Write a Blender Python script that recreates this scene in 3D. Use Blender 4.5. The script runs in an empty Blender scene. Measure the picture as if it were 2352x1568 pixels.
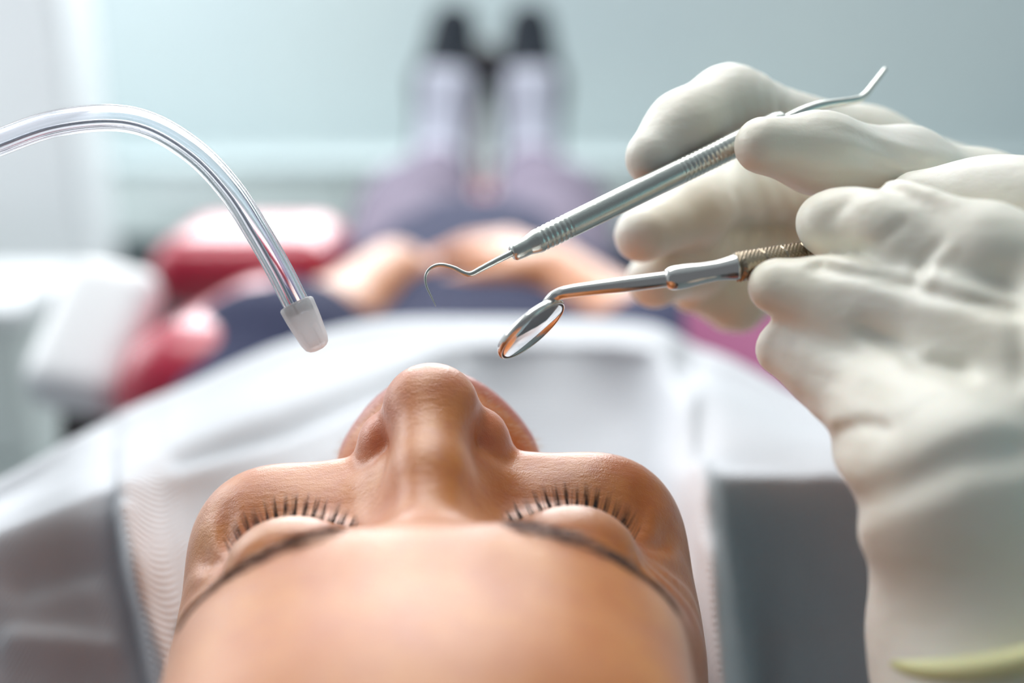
import bpy, math, random
import numpy as np
from mathutils import Vector, Matrix

random.seed(7)
rng = np.random.default_rng(7)
S = bpy.context.scene
C = S.collection

# ---------------------------------------------------------------- camera
FPX = 40.0 / 36.0 * 2352          # focal length in pixels
PITCH = math.radians(17.1)
CAM = np.array([0.0, 0.0, 1.15])
cam_d = bpy.data.cameras.new('camera')
cam_d.lens = 40.0
cam_d.sensor_width = 36.0
cam_d.clip_start = 0.02
cam_d.dof.use_dof = True
cam_d.dof.focus_distance = 0.279
cam_d.dof.aperture_fstop = 3.5
cam = bpy.data.objects.new('camera', cam_d)
cam.location = CAM
cam.rotation_euler = (math.pi / 2 - PITCH, 0, 0)
C.objects.link(cam)
S.camera = cam

# ---------------------------------------------------------------- view, world, lights
S.view_settings.view_transform = 'Standard'
S.view_settings.look = 'None'
S.view_settings.exposure = 0.62
S.view_settings.gamma = 1.0
S.view_settings.use_curve_mapping = False
S.cycles.use_denoising = True
S.cycles.max_bounces = 10
S.cycles.transmission_bounces = 10
S.cycles.caustics_reflective = False
S.cycles.caustics_refractive = False

w = bpy.data.worlds.new('world')
S.world = w
w.use_nodes = True
w.node_tree.nodes['Background'].inputs[0].default_value = (0.86, 0.92, 1.0, 1)
w.node_tree.nodes['Background'].inputs[1].default_value = 0.13


def area(name, loc, target, sx, sy, power, col=(1, 1, 1)):
    l = bpy.data.lights.new(name, 'AREA')
    l.shape = 'RECTANGLE'
    l.size, l.size_y, l.energy, l.color = sx, sy, power, col
    o = bpy.data.objects.new(name, l)
    o.location = loc
    o.rotation_euler = (Vector(target) - Vector(loc)).to_track_quat('-Z', 'Y').to_euler()
    C.objects.link(o)


area('far_window_light', (-0.35, 3.0, 1.95), (-0.1, 0.3, 0.95), 2.2, 1.2, 50, (0.96, 0.985, 1.0))
area('window_light', (-1.85, 1.5, 1.9), (0, 0.5, 0.95), 1.3, 1.3, 15, (0.95, 0.98, 1.0))
area('ceiling_light', (-0.25, 1.0, 2.62), (-0.05, 0.5, 0.9), 1.4, 0.9, 18, (1.0, 0.99, 0.97))
area('room_light', (0.9, 1.6, 2.62), (0.6, 3.1, 0.6), 1.6, 1.0, 11, (1.0, 0.99, 0.97))

# ---------------------------------------------------------------- geometry helpers
FW = np.array([0, math.cos(PITCH), -math.sin(PITCH)])
UP = np.array([0, math.sin(PITCH), math.cos(PITCH)])
RT = np.array([1.0, 0, 0])


def P(px, py, d):
    """a point of the place seen in direction (px, py), d metres in front of the camera"""
    return CAM + (px - 1176) / FPX * d * RT + (784 - py) / FPX * d * UP + d * FW


def RAD(px, d):
    return px / FPX * d


def smin(a, b, k):
    h = np.maximum(k - np.abs(a - b), 0) / k
    return np.minimum(a, b) - h * h * k * 0.25


def smax(a, b, k):
    return -smin(-a, -b, k)


def ell(p, c, r):
    q0 = np.stack([(p[i] - c[i]) / r[i] for i in range(3)])
    k0 = np.sqrt((q0 ** 2).sum(0)) + 1e-9
    k1 = np.sqrt(sum((q0[i] / r[i]) ** 2 for i in range(3))) + 1e-9
    return k0 * (k0 - 1) / k1


def cone(p, a, b, ra, rb):
    """capsule whose radius runs from ra at a to rb at b"""
    a = np.asarray(a, float); b = np.asarray(b, float)
    ab = b - a
    t = sum((p[i] - a[i]) * ab[i] for i in range(3)) / max(ab.dot(ab), 1e-12)
    t = np.clip(t, 0, 1)
    d = np.sqrt(sum((p[i] - a[i] - t * ab[i]) ** 2 for i in range(3)))
    return d - (ra + (rb - ra) * t)


def chain(p, pts, rads, k):
    f = None
    for i in range(len(pts) - 1):
        g = cone(p, pts[i], pts[i + 1], rads[i], rads[i + 1])
        f = g if f is None else smin(f, g, k)
    return f


def nets(func, lo, hi, h):
    """surface nets on a regular grid: vertices and quads of func = 0"""
    lo = np.asarray(lo, float); hi = np.asarray(hi, float)
    n = np.ceil((hi - lo) / h).astype(int) + 1
    ax = [(lo[i] + h * np.arange(n[i])).astype(np.float32) for i in range(3)]
    F = np.empty(tuple(n), np.float32)
    step = max(1, int(1.2e6 / (n[1] * n[2])))
    for s in range(0, n[0], step):
        X, Y, Z = np.meshgrid(ax[0][s:s + step], ax[1], ax[2], indexing='ij')
        F[s:s + step] = func((X, Y, Z))
    ins = F < 0
    cs = np.zeros(tuple(n - 1), np.int8)
    for dx in (0, 1):
        for dy in (0, 1):
            for dz in (0, 1):
                cs += ins[dx:n[0] - 1 + dx, dy:n[1] - 1 + dy, dz:n[2] - 1 + dz]
    act = (cs > 0) & (cs < 8)
    ci = np.argwhere(act)
    idx = -np.ones(act.shape, np.int64)
    idx[act] = np.arange(len(ci))
    acc = np.zeros((len(ci), 3)); cnt = np.zeros(len(ci))
    corners = [(a, b, c) for a in (0, 1) for b in (0, 1) for c in (0, 1)]
    for a in corners:
        for ax_ in range(3):
            if a[ax_] == 0:
                b = list(a); b[ax_] = 1
                fa = F[ci[:, 0] + a[0], ci[:, 1] + a[1], ci[:, 2] + a[2]]
                fb = F[ci[:, 0] + b[0], ci[:, 1] + b[1], ci[:, 2] + b[2]]
                m = (fa < 0) != (fb < 0)
                t = np.where(m, fa / np.where(m, fa - fb, 1), 0)
                q = np.array(a, float)[None, :].repeat(len(ci), 0)
                q[:, ax_] += t
                acc[m] += q[m]; cnt[m] += 1
    V = lo + h * (ci + acc / cnt[:, None])
    Q = []
    for ax_ in range(3):
        o1, o2 = [(1, 2), (2, 0), (0, 1)][ax_]
        sl0 = [slice(None)] * 3; sl1 = [slice(None)] * 3
        sl0[ax_] = slice(0, -1); sl1[ax_] = slice(1, None)
        ch = ins[tuple(sl0)] != ins[tuple(sl1)]
        e = np.argwhere(ch)
        e = e[(e[:, o1] > 0) & (e[:, o2] > 0) & (e[:, o1] < n[o1] - 1) & (e[:, o2] < n[o2] - 1)]
        def at(d1, d2):
            g = e.copy(); g[:, o1] -= d1; g[:, o2] -= d2
            return idx[g[:, 0], g[:, 1], g[:, 2]]
        q = np.stack([at(1, 1), at(0, 1), at(0, 0), at(1, 0)], 1)
        fl = ~ins[e[:, 0], e[:, 1], e[:, 2]]
        q[fl] = q[fl][:, ::-1]
        Q.append(q)
    Q = np.concatenate(Q)
    Q = Q[(Q >= 0).all(1)]
    return V, Q


def relax(V, Q, it=2, f=0.5):
    for _ in range(it):
        acc = np.zeros_like(V); cnt = np.zeros(len(V))
        for a, b in ((0, 1), (1, 2), (2, 3), (3, 0)):
            np.add.at(acc, Q[:, a], V[Q[:, b]]); np.add.at(cnt, Q[:, a], 1)
            np.add.at(acc, Q[:, b], V[Q[:, a]]); np.add.at(cnt, Q[:, b], 1)
        V = V + f * (acc / np.maximum(cnt, 1)[:, None] - V)
    return V


def empty(name, loc, label, cat, group=None):
    o = bpy.data.objects.new(name, None)
    o.location = loc
    o.empty_display_size = 0.02
    C.objects.link(o)
    o['label'] = label; o['category'] = cat
    if group:
        o['group'] = group
    return o


def off(o):
    v = np.zeros(3)
    while o is not None:
        v += np.array(o.location); o = o.parent
    return v


def mesh(name, V, Fc, mat, parent=None, smooth=True, attrs=None, uv=None, label=None):
    """V in world coordinates; the object sits at its parent's place or at its own centre"""
    V = np.asarray(V, float)
    me = bpy.data.meshes.new(name)
    if parent is None:
        loc = np.array([(V[:, 0].min() + V[:, 0].max()) / 2, (V[:, 1].min() + V[:, 1].max()) / 2, V[:, 2].min()])
        base = loc
    else:
        loc = np.zeros(3); base = off(parent)
    L = V - base
    if isinstance(Fc, np.ndarray):
        nv, nf, k = len(L), len(Fc), Fc.shape[1]
        me.vertices.add(nv); me.vertices.foreach_set('co', L.astype(np.float32).ravel())
        me.loops.add(nf * k); me.loops.foreach_set('vertex_index', Fc.astype(np.int32).ravel())
        me.polygons.add(nf); me.polygons.foreach_set('loop_start', (np.arange(nf) * k).astype(np.int32))
        me.update(calc_edges=True)
    else:
        me.from_pydata(L.tolist(), [], Fc)
    me.validate()
    if smooth:
        me.polygons.foreach_set('use_smooth', [True] * len(me.polygons))
    if attrs:
        for kx, v in attrs.items():
            a = me.attributes.new(kx, 'FLOAT', 'POINT')
            a.data.foreach_set('value', np.asarray(v, np.float32))
    if uv is not None:
        lay = me.uv_layers.new(name='UVMap')
        li = np.empty(len(me.loops), np.int32); me.loops.foreach_get('vertex_index', li)
        lay.data.foreach_set('uv', np.asarray(uv, np.float32)[li].ravel())
    me.materials.append(mat)
    o = bpy.data.objects.new(name, me)
    o.location = loc
    o.parent = parent
    if label:
        o['label'] = label
    C.objects.link(o)
    return o


def tag(o, label, cat, group=None):
    o['label'] = label; o['category'] = cat
    if group:
        o['group'] = group
    return o


def spline(pts, n):
    """Catmull-Rom through the rows of pts"""
    p = np.asarray(pts, float)
    p = np.vstack([2 * p[0] - p[1], p, 2 * p[-1] - p[-2]])
    m = len(p) - 3
    out = []
    for t in np.linspace(0, m - 1e-9, n):
        i = int(t); u = t - i
        a, b, c, d = p[i:i + 4]
        out.append(0.5 * (2 * b + (c - a) * u + (2 * a - 5 * b + 4 * c - d) * u * u + (3 * b - a - 3 * c + d) * u ** 3))
    return np.array(out)


def frames(path):
    path = np.asarray(path, float)
    T = np.gradient(path, axis=0)
    T /= np.linalg.norm(T, axis=1)[:, None]
    a = np.array([0, 0, 1.0]) if abs(T[0][2]) < 0.9 else np.array([1.0, 0, 0])
    N = np.cross(T[0], a); N /= np.linalg.norm(N)
    Ns = []
    for t in T:
        N = N - t * N.dot(t); N /= np.linalg.norm(N); Ns.append(N)
    Ns = np.array(Ns)
    return T, Ns, np.cross(T, Ns)


def sweep(path, rad, seg=24, cap=True, rfun=None):
    """tube along path; rad per ring; rfun(i, phi) multiplies the radius"""
    path = np.asarray(path, float)
    n = len(path)
    rad = np.broadcast_to(np.asarray(rad, float), (n,))
    T, N, B = frames(path)
    ph = np.arange(seg) * 2 * math.pi / seg
    V = []
    for i in range(n):
        r = rad[i] * (np.ones(seg) if rfun is None else rfun(i, ph))
        V.append(path[i] + r[:, None] * (np.cos(ph)[:, None] * N[i] + np.sin(ph)[:, None] * B[i]))
    V = np.concatenate(V)
    F = []
    for i in range(n - 1):
        for j in range(seg):
            k = (j + 1) % seg
            F.append((i * seg + j, i * seg + k, (i + 1) * seg + k, (i + 1) * seg + j))
    if cap:
        V = np.vstack([V, path[0], path[-1]])
        a, b = len(V) - 2, len(V) - 1
        for j in range(seg):
            k = (j + 1) % seg
            F.append((a, k, j)); F.append((b, (n - 1) * seg + j, (n - 1) * seg + k))
    return V, F


def join(parts):
    V = []; F = []; o = 0
    for v, f in parts:
        V.append(np.asarray(v)); F += [tuple(i + o for i in q) for q in f]; o += len(v)
    return np.vstack(V), F


def rbox(c, half, r=0.3, n=10, rot=None, e=None):
    """rounded box: a superellipsoid-like cushion, centre c, half sizes half, corner radius r"""
    half = np.asarray(half, float)
    g = np.linspace(-1, 1, 2 * n + 1)
    g = np.sign(g) * (1 - (1 - np.abs(g)) ** 1.6)
    V = []; F = []
    for ax in range(3):
        for s in (-1, 1):
            u, v = np.meshgrid(g, g, indexing='ij')
            q = np.zeros(u.shape + (3,))
            q[..., ax] = s; q[..., (ax + 1) % 3] = u; q[..., (ax + 2) % 3] = v
            base = sum(len(x) for x in V)
            V.append(q.reshape(-1, 3))
            m = len(g)
            for i in range(m - 1):
                for j in range(m - 1):
                    a, b, c_, d = base + i * m + j, base + (i + 1) * m + j, base + (i + 1) * m + j + 1, base + i * m + j + 1
                    F.append((a, b, c_, d) if s > 0 else (a, d, c_, b))
    V = np.vstack(V) * half
    inner = np.maximum(half - r, 0)
    c0 = np.clip(V, -inner, inner)
    d = V - c0
    L = np.linalg.norm(d, axis=1)
    mx = np.abs(d).max(1)
    V = c0 + d / np.maximum(L, 1e-9)[:, None] * np.where(mx > 0, np.minimum(r, mx * 1e6), 0)[:, None] * (mx / r)[:, None].clip(0, 1)
    if rot is not None:
        V = V @ np.array(rot.to_3x3()).T
    return V + np.asarray(c), F


def box(lo, hi):
    x0, y0, z0 = lo; x1, y1, z1 = hi
    V = [(x0, y0, z0), (x1, y0, z0), (x1, y1, z0), (x0, y1, z0), (x0, y0, z1), (x1, y0, z1), (x1, y1, z1), (x0, y1, z1)]
    F = [(0, 3, 2, 1), (4, 5, 6, 7), (0, 1, 5, 4), (1, 2, 6, 5), (2, 3, 7, 6), (3, 0, 4, 7)]
    return np.array(V, float), F


def strands(roots, dirs, lens, r, curl=None, n=6, sides=3):
    """thin tapered hairs; curl: bend vector added along the length"""
    V = []; F = []
    for a, d, L, ri, cu in zip(roots, dirs, lens, np.broadcast_to(r, (len(roots),)), curl if curl is not None else np.zeros((len(roots), 3))):
        d = d / np.linalg.norm(d)
        t = np.linspace(0, 1, n)
        pth = a + d * L * t[:, None] + np.asarray(cu) * (t ** 2)[:, None]
        v, f = sweep(pth, ri * (1 - t * 0.92), sides, True)
        o = sum(len(x) for x in V)
        V.append(v); F += [tuple(i + o for i in q) for q in f]
    return np.vstack(V), F


# ---------------------------------------------------------------- materials
def srgb(r, g, b):
    f = lambda c: (c / 255 / 12.92) if c / 255 <= 0.04045 else ((c / 255 + 0.055) / 1.055) ** 2.4
    return (f(r), f(g), f(b), 1)


def mat(name, col, rough=0.5, metal=0.0, **kw):
    m = bpy.data.materials.new(name)
    m.use_nodes = True
    b = m.node_tree.nodes['Principled BSDF']
    b.inputs['Base Color'].default_value = col
    b.inputs['Roughness'].default_value = rough
    b.inputs['Metallic'].default_value = metal
    for k, v in kw.items():
        b.inputs[k.replace('_', ' ')].default_value = v
    return m


def nd(m, kind, **inp):
    n = m.node_tree.nodes.new(kind)
    for k, v in inp.items():
        n.inputs[k].default_value = v
    return n


def lk(m, a, b):
    m.node_tree.links.new(a, b)


def coords(m, kind='Object', scale=(1, 1, 1), rot=(0, 0, 0)):
    tc = nd(m, 'ShaderNodeTexCoord'); mp = nd(m, 'ShaderNodeMapping')
    mp.inputs['Scale'].default_value = scale; mp.inputs['Rotation'].default_value = rot
    lk(m, tc.outputs[kind], mp.inputs['Vector'])
    return mp.outputs['Vector']


def noise(m, vec, scale, detail=3, rough=0.5):
    n = nd(m, 'ShaderNodeTexNoise', Scale=scale, Detail=detail, Roughness=rough)
    lk(m, vec, n.inputs['Vector'])
    return n.outputs['Fac']


def ramp(m, fac, stops):
    r = nd(m, 'ShaderNodeValToRGB')
    e = r.color_ramp.elements
    while len(e) < len(stops):
        e.new(0.5)
    for q, (p, c) in zip(e, stops):
        q.position = p; q.color = c
    lk(m, fac, r.inputs['Fac'])
    return r.outputs['Color']


def bump(m, h, dist, strength=1.0, prev=None):
    b = nd(m, 'ShaderNodeBump', Strength=strength, Distance=dist)
    lk(m, h, b.inputs['Height'])
    if prev is not None:
        lk(m, prev, b.inputs['Normal'])
    return b.outputs['Normal']


def bsdf(m):
    return m.node_tree.nodes['Principled BSDF']


def mixc(m, fac, a, b):
    n = m.node_tree.nodes.new('ShaderNodeMix')
    n.data_type = 'RGBA'
    for s, v in ((0, fac), (6, a), (7, b)):
        if isinstance(v, (tuple, list, float, int)):
            n.inputs[s].default_value = v
        else:
            lk(m, v, n.inputs[s])
    return n.outputs[2]


def attr(m, name):
    a = m.node_tree.nodes.new('ShaderNodeAttribute')
    a.attribute_name = name
    return a.outputs['Fac']


M = {}
# skin
m = M['skin'] = mat('skin', srgb(200, 140, 95), 0.30)
b = bsdf(m)
v = coords(m)
c1 = ramp(m, noise(m, v, 70, 4, 0.6), [(0.32, srgb(192, 104, 26)), (0.68, srgb(210, 132, 54))])
c2 = mixc(m, ramp(m, noise(m, v, 260, 3, 0.6), [(0.48, (0, 0, 0, 1)), (0.75, (0.45, 0.45, 0.45, 1))]), c1, srgb(188, 108, 74))
c3 = mixc(m, attr(m, 'red'), c2, srgb(206, 112, 84))
c4 = mixc(m, attr(m, 'lip'), c3, srgb(176, 84, 82))
c5 = mixc(m, attr(m, 'pale'), c4, srgb(222, 176, 150))
lk(m, c5, b.inputs['Base Color'])
b.inputs['Subsurface Weight'].default_value = 0.2
b.inputs['Coat Weight'].default_value = 0.12
b.inputs['Coat Roughness'].default_value = 0.3
b.inputs['Sheen Weight'].default_value = 0.4
b.inputs['Sheen Roughness'].default_value = 0.42
b.inputs['Sheen Tint'].default_value = (1.0, 0.93, 0.9, 1)
b.inputs['Subsurface Radius'].default_value = (1.0, 0.45, 0.15)
b.inputs['Subsurface Scale'].default_value = 0.004
b.inputs['Specular IOR Level'].default_value = 0.85
vs = coords(m, scale=(0.45, 1.0, 1.0))
n1 = bump(m, noise(m, vs, 700, 5, 0.65), 0.0012, 0.22)
n2 = bump(m, noise(m, v, 2600, 2, 0.6), 0.0003, 0.35, n1)
lk(m, n2, b.inputs['Normal'])
M['lid'] = None
m = M['hair'] = mat('dark_hair', srgb(42, 30, 28), 0.45)
M['lash'] = mat('lash', srgb(24, 18, 20), 0.5)
M['brow'] = mat('brow_hair', srgb(66, 46, 46), 0.55)
M['fuzz'] = mat('peach_fuzz', srgb(240, 228, 214), 0.4, Alpha=0.85)

# glove latex
m = M['glove'] = mat('latex_glove', srgb(236, 231, 216), 0.42)
b = bsdf(m)
v = coords(m)
lk(m, ramp(m, noise(m, v, 22, 3, 0.5), [(0.3, srgb(232, 226, 207)), (0.7, srgb(241, 238, 228))]), b.inputs['Base Color'])
b.inputs['Subsurface Weight'].default_value = 0.3
b.inputs['Subsurface Radius'].default_value = (1.0, 0.6, 0.4)
b.inputs['Subsurface Scale'].default_value = 0.004
b.inputs['Sheen Weight'].default_value = 0.15
nb = bump(m, noise(m, coords(m, scale=(0.5, 1, 1.3), rot=(0, 0.5, 0)), 95, 3, 0.45), 0.004, 0.2)
lk(m, bump(m, noise(m, v, 500, 3, 0.5), 0.0004, 0.2, nb), b.inputs['Normal'])
M['cuff'] = mat('latex_cuff', srgb(222, 222, 168), 0.42, Subsurface_Weight=0.2, Subsurface_Scale=0.004)

# steel
m = M['steel'] = mat('polished_steel', (0.72, 0.70, 0.67, 1), 0.12, 1.0)
v = coords(m)
lk(m, ramp(m, noise(m, v, 400, 4, 0.6), [(0.3, (0.08, 0.08, 0.08, 1)), (0.8, (0.2, 0.2, 0.2, 1))]), bsdf(m).inputs['Roughness'])
m = M['satin'] = mat('satin_steel', (0.60, 0.62, 0.58, 1), 0.28, 1.0)
v = coords(m)
lk(m, bump(m, noise(m, v, 1500, 3, 0.6), 0.0002, 0.25), bsdf(m).inputs['Normal'])
m = M['knurl'] = mat('knurled_steel', (0.42, 0.35, 0.26, 1), 0.3, 1.0)
M['mirror'] = mat('mirror_glass', (0.93, 0.94, 0.95, 1), 0.015, 1.0)
M['bezel_gap'] = mat('bezel_gap', (0.05, 0.04, 0.03, 1), 0.4, 0.6)

# plastics
m = M['tube'] = mat('clear_tube', (0.97, 0.97, 1.0, 1), 0.03, Transmission_Weight=1.0, IOR=1.42)
m = M['wire'] = mat('wire', (0.75, 0.77, 0.82, 1), 0.25, 0.9)
m = M['tip'] = mat('frosted_tip', (0.985, 0.985, 0.99, 1), 0.3, Transmission_Weight=0.1, IOR=1.3)
tl = nd(m, 'ShaderNodeBsdfTranslucent', Color=(0.97, 0.975, 0.985, 1))
tp = nd(m, 'ShaderNodeBsdfTransparent', Color=(0.95, 0.96, 0.98, 1))
m1 = nd(m, 'ShaderNodeMixShader', Fac=0.62); m2 = nd(m, 'ShaderNodeMixShader', Fac=0.3)
lk(m, bsdf(m).outputs[0], m1.inputs[1]); lk(m, tl.outputs[0], m1.inputs[2])
lk(m, m1.outputs[0], m2.inputs[1]); lk(m, tp.outputs[0], m2.inputs[2])
lk(m, m2.outputs[0], m.node_tree.nodes['Material Output'].inputs['Surface'])

# bib paper
m = M['bib'] = mat('crepe_paper', srgb(232, 236, 244), 0.75)
b = bsdf(m)
uv = coords(m, 'UV', (1, 1, 1))
wv = nd(m, 'ShaderNodeTexWave', Scale=1.0, Distortion=0.5, Detail=1.0)
wv.bands_direction = 'Y'
wv.inputs['Detail Scale'].default_value = 2.0
lk(m, uv, wv.inputs['Vector'])
nb = bump(m, wv.outputs['Fac'], 0.002, 0.8)
vo = coords(m)
nb = bump(m, noise(m, vo, 60, 3, 0.6), 0.002, 0.35, nb)
lk(m, nb, b.inputs['Normal'])
lk(m, ramp(m, wv.outputs['Fac'], [(0.0, srgb(234, 238, 245)), (1.0, srgb(247, 249, 253))]), b.inputs['Base Color'])


def cloth(name, ca, cb, sc=180, rough=0.85):
    m = mat(name, ca, rough)
    v = coords(m)
    lk(m, ramp(m, noise(m, v, sc, 4, 0.6), [(0.35, ca), (0.7, cb)]), bsdf(m).inputs['Base Color'])
    lk(m, bump(m, noise(m, v, 900, 3, 0.6), 0.001, 0.4), bsdf(m).inputs['Normal'])
    bsdf(m).inputs['Specular IOR Level'].default_value = 0.2
    return m


M['navy'] = cloth('navy_fabric', srgb(46, 50, 76), srgb(56, 60, 88))
M['mauve'] = cloth('mauve_fabric', srgb(112, 104, 124), srgb(130, 120, 136))
M['scrub'] = cloth('scrub_fabric', srgb(120, 170, 175), srgb(136, 184, 188))
M['shoe_black'] = cloth('black_canvas', srgb(30, 36, 44), srgb(44, 50, 58))
M['shoe_white'] = cloth('white_canvas', srgb(206, 210, 226), srgb(218, 222, 236))
M['sole'] = mat('rubber_sole', srgb(52, 58, 64), 0.7)
M['vinyl'] = mat('red_vinyl', srgb(178, 24, 58), 0.3, Coat_Weight=0.3)
lk(M['vinyl'], bump(M['vinyl'], noise(M['vinyl'], coords(M['vinyl']), 500, 3), 0.0006, 0.3), bsdf(M['vinyl']).inputs['Normal'])
M['shaded_vinyl'] = mat('shaded_vinyl', srgb(132, 72, 104), 0.85, Specular_IOR_Level=0.15)  # shaded copy of the red vinyl: the shade is in the colour
M['white_plastic'] = mat('white_plastic', srgb(246, 248, 250), 0.3)
M['grey_plastic'] = mat('grey_plastic', srgb(150, 156, 160), 0.4)
M['dark_plastic'] = mat('dark_plastic', srgb(62, 52, 54), 0.5)


def plain(name, ca, cb, rough=0.6, sc=3):
    m = mat(name, ca, rough)
    lk(m, ramp(m, noise(m, coords(m), sc, 3), [(0.3, ca), (0.7, cb)]), bsdf(m).inputs['Base Color'])
    return m


M['wall'] = plain('teal_wall', srgb(189, 201, 204), srgb(197, 208, 208), 0.6, 1.2)
M['white_wall'] = plain('white_wall', srgb(226, 230, 232), srgb(232, 235, 237), 0.7, 2)
M['floor'] = plain('floor_vinyl', srgb(128, 140, 142), srgb(142, 152, 154), 0.35, 6)
M['laminate'] = plain('white_laminate', srgb(234, 238, 241), srgb(240, 243, 245), 0.35, 4)
M['pale_laminate'] = plain('pale_laminate', srgb(206, 216, 214), srgb(212, 221, 219), 0.4, 4)
M['worktop'] = plain('grey_worktop', srgb(172, 184, 186), srgb(180, 192, 193), 0.6, 4)
M['cabinet_shade'] = plain('shade_grey', srgb(96, 108, 110), srgb(104, 116, 118), 0.5, 4)  # dark grey painted as the shade below the wall cabinet


def struct(name, V, F, m, **k):
    o = mesh(name, V, F, m, smooth=False, **k)
    o['kind'] = 'structure'
    return o


# ---------------------------------------------------------------- the room
YB = 3.1
struct('floor', *box((-2.0, -1.2, -0.05), (2.6, YB, 0.0)), M['floor'])
struct('ceiling', *box((-2.0, -1.2, 2.7), (2.6, YB, 2.76)), M['white_wall'])
struct('wall_back', *join([box((-2.0, YB, -0.05), (2.6, YB + 0.1, 1.34)), box((-2.0, YB, 2.56), (2.6, YB + 0.1, 2.76)),
                           box((-2.0, YB, 1.34), (-1.46, YB + 0.1, 2.56)), box((0.76, YB, 1.34), (2.6, YB + 0.1, 2.56))]), M['wall'])
struct('window_2', *join([box((-1.46, YB + .02, 1.34), (-1.40, YB + .08, 2.56)), box((0.70, YB + .02, 1.34), (0.76, YB + .08, 2.56)),
                          box((-1.46, YB + .02, 1.34), (0.76, YB + .08, 1.40)), box((-1.46, YB + .02, 2.50), (0.76, YB + .08, 2.56)),
                          box((-0.38, YB + .02, 1.34), (-0.32, YB + .08, 2.56))]), M['white_plastic'])
struct('shade_panel_1', *box((-2.0, YB - 0.012, 0.0), (2.6, YB, 0.555)), M['cabinet_shade'])  # dark sheet added on the wall as painted shade under the cabinet
struct('wall_right', *box((2.6, -1.2, -0.05), (2.7, YB + 0.1, 2.76)), M['wall'])
struct('wall_left', *join([box((-2.1, -1.2, -0.05), (-2.0, 0.8, 2.76)), box((-2.1, 2.2, -0.05), (-2.0, YB + 0.1, 2.76)),
                           box((-2.1, 0.8, -0.05), (-2.0, 2.2, 1.2)), box((-2.1, 0.8, 2.6), (-2.0, 2.2, 2.76))]), M['white_wall'])
wf = struct('window_1', *join([box((-2.06, 0.8, 1.2), (-2.0, 0.86, 2.6)), box((-2.06, 2.14, 1.2), (-2.0, 2.2, 2.6)),
                               box((-2.06, 0.8, 1.2), (-2.0, 2.2, 1.26)), box((-2.06, 0.8, 2.54), (-2.0, 2.2, 2.6)),
                               box((-2.06, 1.47, 1.2), (-2.0, 1.53, 2.6))]), M['white_plastic'])

# wall-hung cabinet along the back wall
t = empty('wall_cabinet', (0.6, YB - 0.25, 0.56), 'long low pale cabinet hung along the blue green back wall', 'cabinet')
mesh('body', *box((-1.9, YB - 0.3, 0.56), (2.55, YB, 0.725)), M['pale_laminate'], t, smooth=False)
mesh('top', *box((-1.92, YB - 0.32, 0.725), (2.57, YB, 0.745)), M['worktop'], t, smooth=False)
for i in range(6):
    x0 = -1.88 + i * 0.738
    dr = mesh('drawer', *box((x0, YB - 0.315, 0.57), (x0 + 0.725, YB - 0.3, 0.715)), M['pale_laminate'], t, smooth=False)
    hv, hf = sweep(np.array([(x0 + 0.26, YB - 0.33, 0.68), (x0 + 0.46, YB - 0.33, 0.68)]), 0.006, 10)
    mesh('handle', hv, hf, M['laminate'], dr)

# tall white cabinet on the left
t = empty('tall_cabinet', (-1.3, 2.1, 0.0), 'tall white cabinet standing at the far left of the room', 'cabinet')
mesh('body', *box((-1.72, 2.11, 0.06), (-0.80, 2.26, 2.1)), M['laminate'], t, smooth=False)
for x0, x1 in ((-1.7, -1.27), (-1.25, -0.815)):
    dr = mesh('door', *box((x0, 2.085, 0.1), (x1, 2.11, 2.06)), M['laminate'], t, smooth=False)
    hx = x1 - 0.04 if x0 < -1.5 else x0 + 0.04
    mesh('handle', *sweep(np.array([(hx, 2.065, 0.95), (hx, 2.065, 1.2)]), 0.006, 10), M['grey_plastic'], dr)
mesh('plinth', *box((-1.68, 2.13, 0.0), (-0.84, 2.24, 0.06)), M['grey_plastic'], t, smooth=False)

# low white drawer unit in front of it
t = empty('drawer_unit', (-1.0, 1.6, 0.0), 'low white drawer unit at the left edge, in front of the tall cabinet', 'cabinet')
mesh('body', *box((-1.40, 1.58, 0.04), (-0.715, 1.82, 0.70)), M['pale_laminate'], t, smooth=False)
mesh('top', *box((-1.41, 1.565, 0.70), (-0.705, 1.825, 0.72)), M['laminate'], t, smooth=False)
for i in range(3):
    z0 = 0.06 + i * 0.215
    dr = mesh('drawer', *box((-1.39, 1.565, z0), (-0.725, 1.58, z0 + 0.205)), M['pale_laminate'], t, smooth=False)
    mesh('handle', *sweep(np.array([(-1.15, 1.55, z0 + 0.17), (-0.95, 1.55, z0 + 0.17)]), 0.006, 10), M['grey_plastic'], dr)
for x, y in ((-1.36, 1.62), (-0.76, 1.62), (-1.36, 1.78), (-0.76, 1.78)):
    mesh('foot', *sweep(np.array([(x, y, 0.0), (x, y, 0.04)]), 0.02, 12), M['dark_plastic'], t)

# ---------------------------------------------------------------- dental chair
t = empty('dental_chair', (-0.03, 0.95, 0.0), 'red vinyl dental chair under the reclining patient', 'dental chair')
R = Matrix.Rotation
mesh('backrest', *rbox((-0.03, 0.72, 0.70), (0.135, 0.26, 0.06), 0.05, 12), M['vinyl'], t)
mesh('seat', *rbox((-0.035, 1.10, 0.70), (0.17, 0.20, 0.06), 0.05, 12), M['vinyl'], t)
mesh('leg_rest', *rbox((-0.04, 1.58, 0.772), (0.15, 0.29, 0.04), 0.035, 12, R(math.radians(9), 4, 'X')), M['vinyl'], t)
mesh('headrest', *rbox((-0.02, 0.235, 0.815), (0.11, 0.09, 0.035), 0.03, 10), M['vinyl'], t)
bl = P(548, 790, 0.74)
mesh('backrest_wing', *rbox(bl + (0.0, 0.0, -0.02), (0.048, 0.10, 0.05), 0.042, 12, R(math.radians(-12), 4, 'Z')), M['vinyl'], t)
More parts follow.
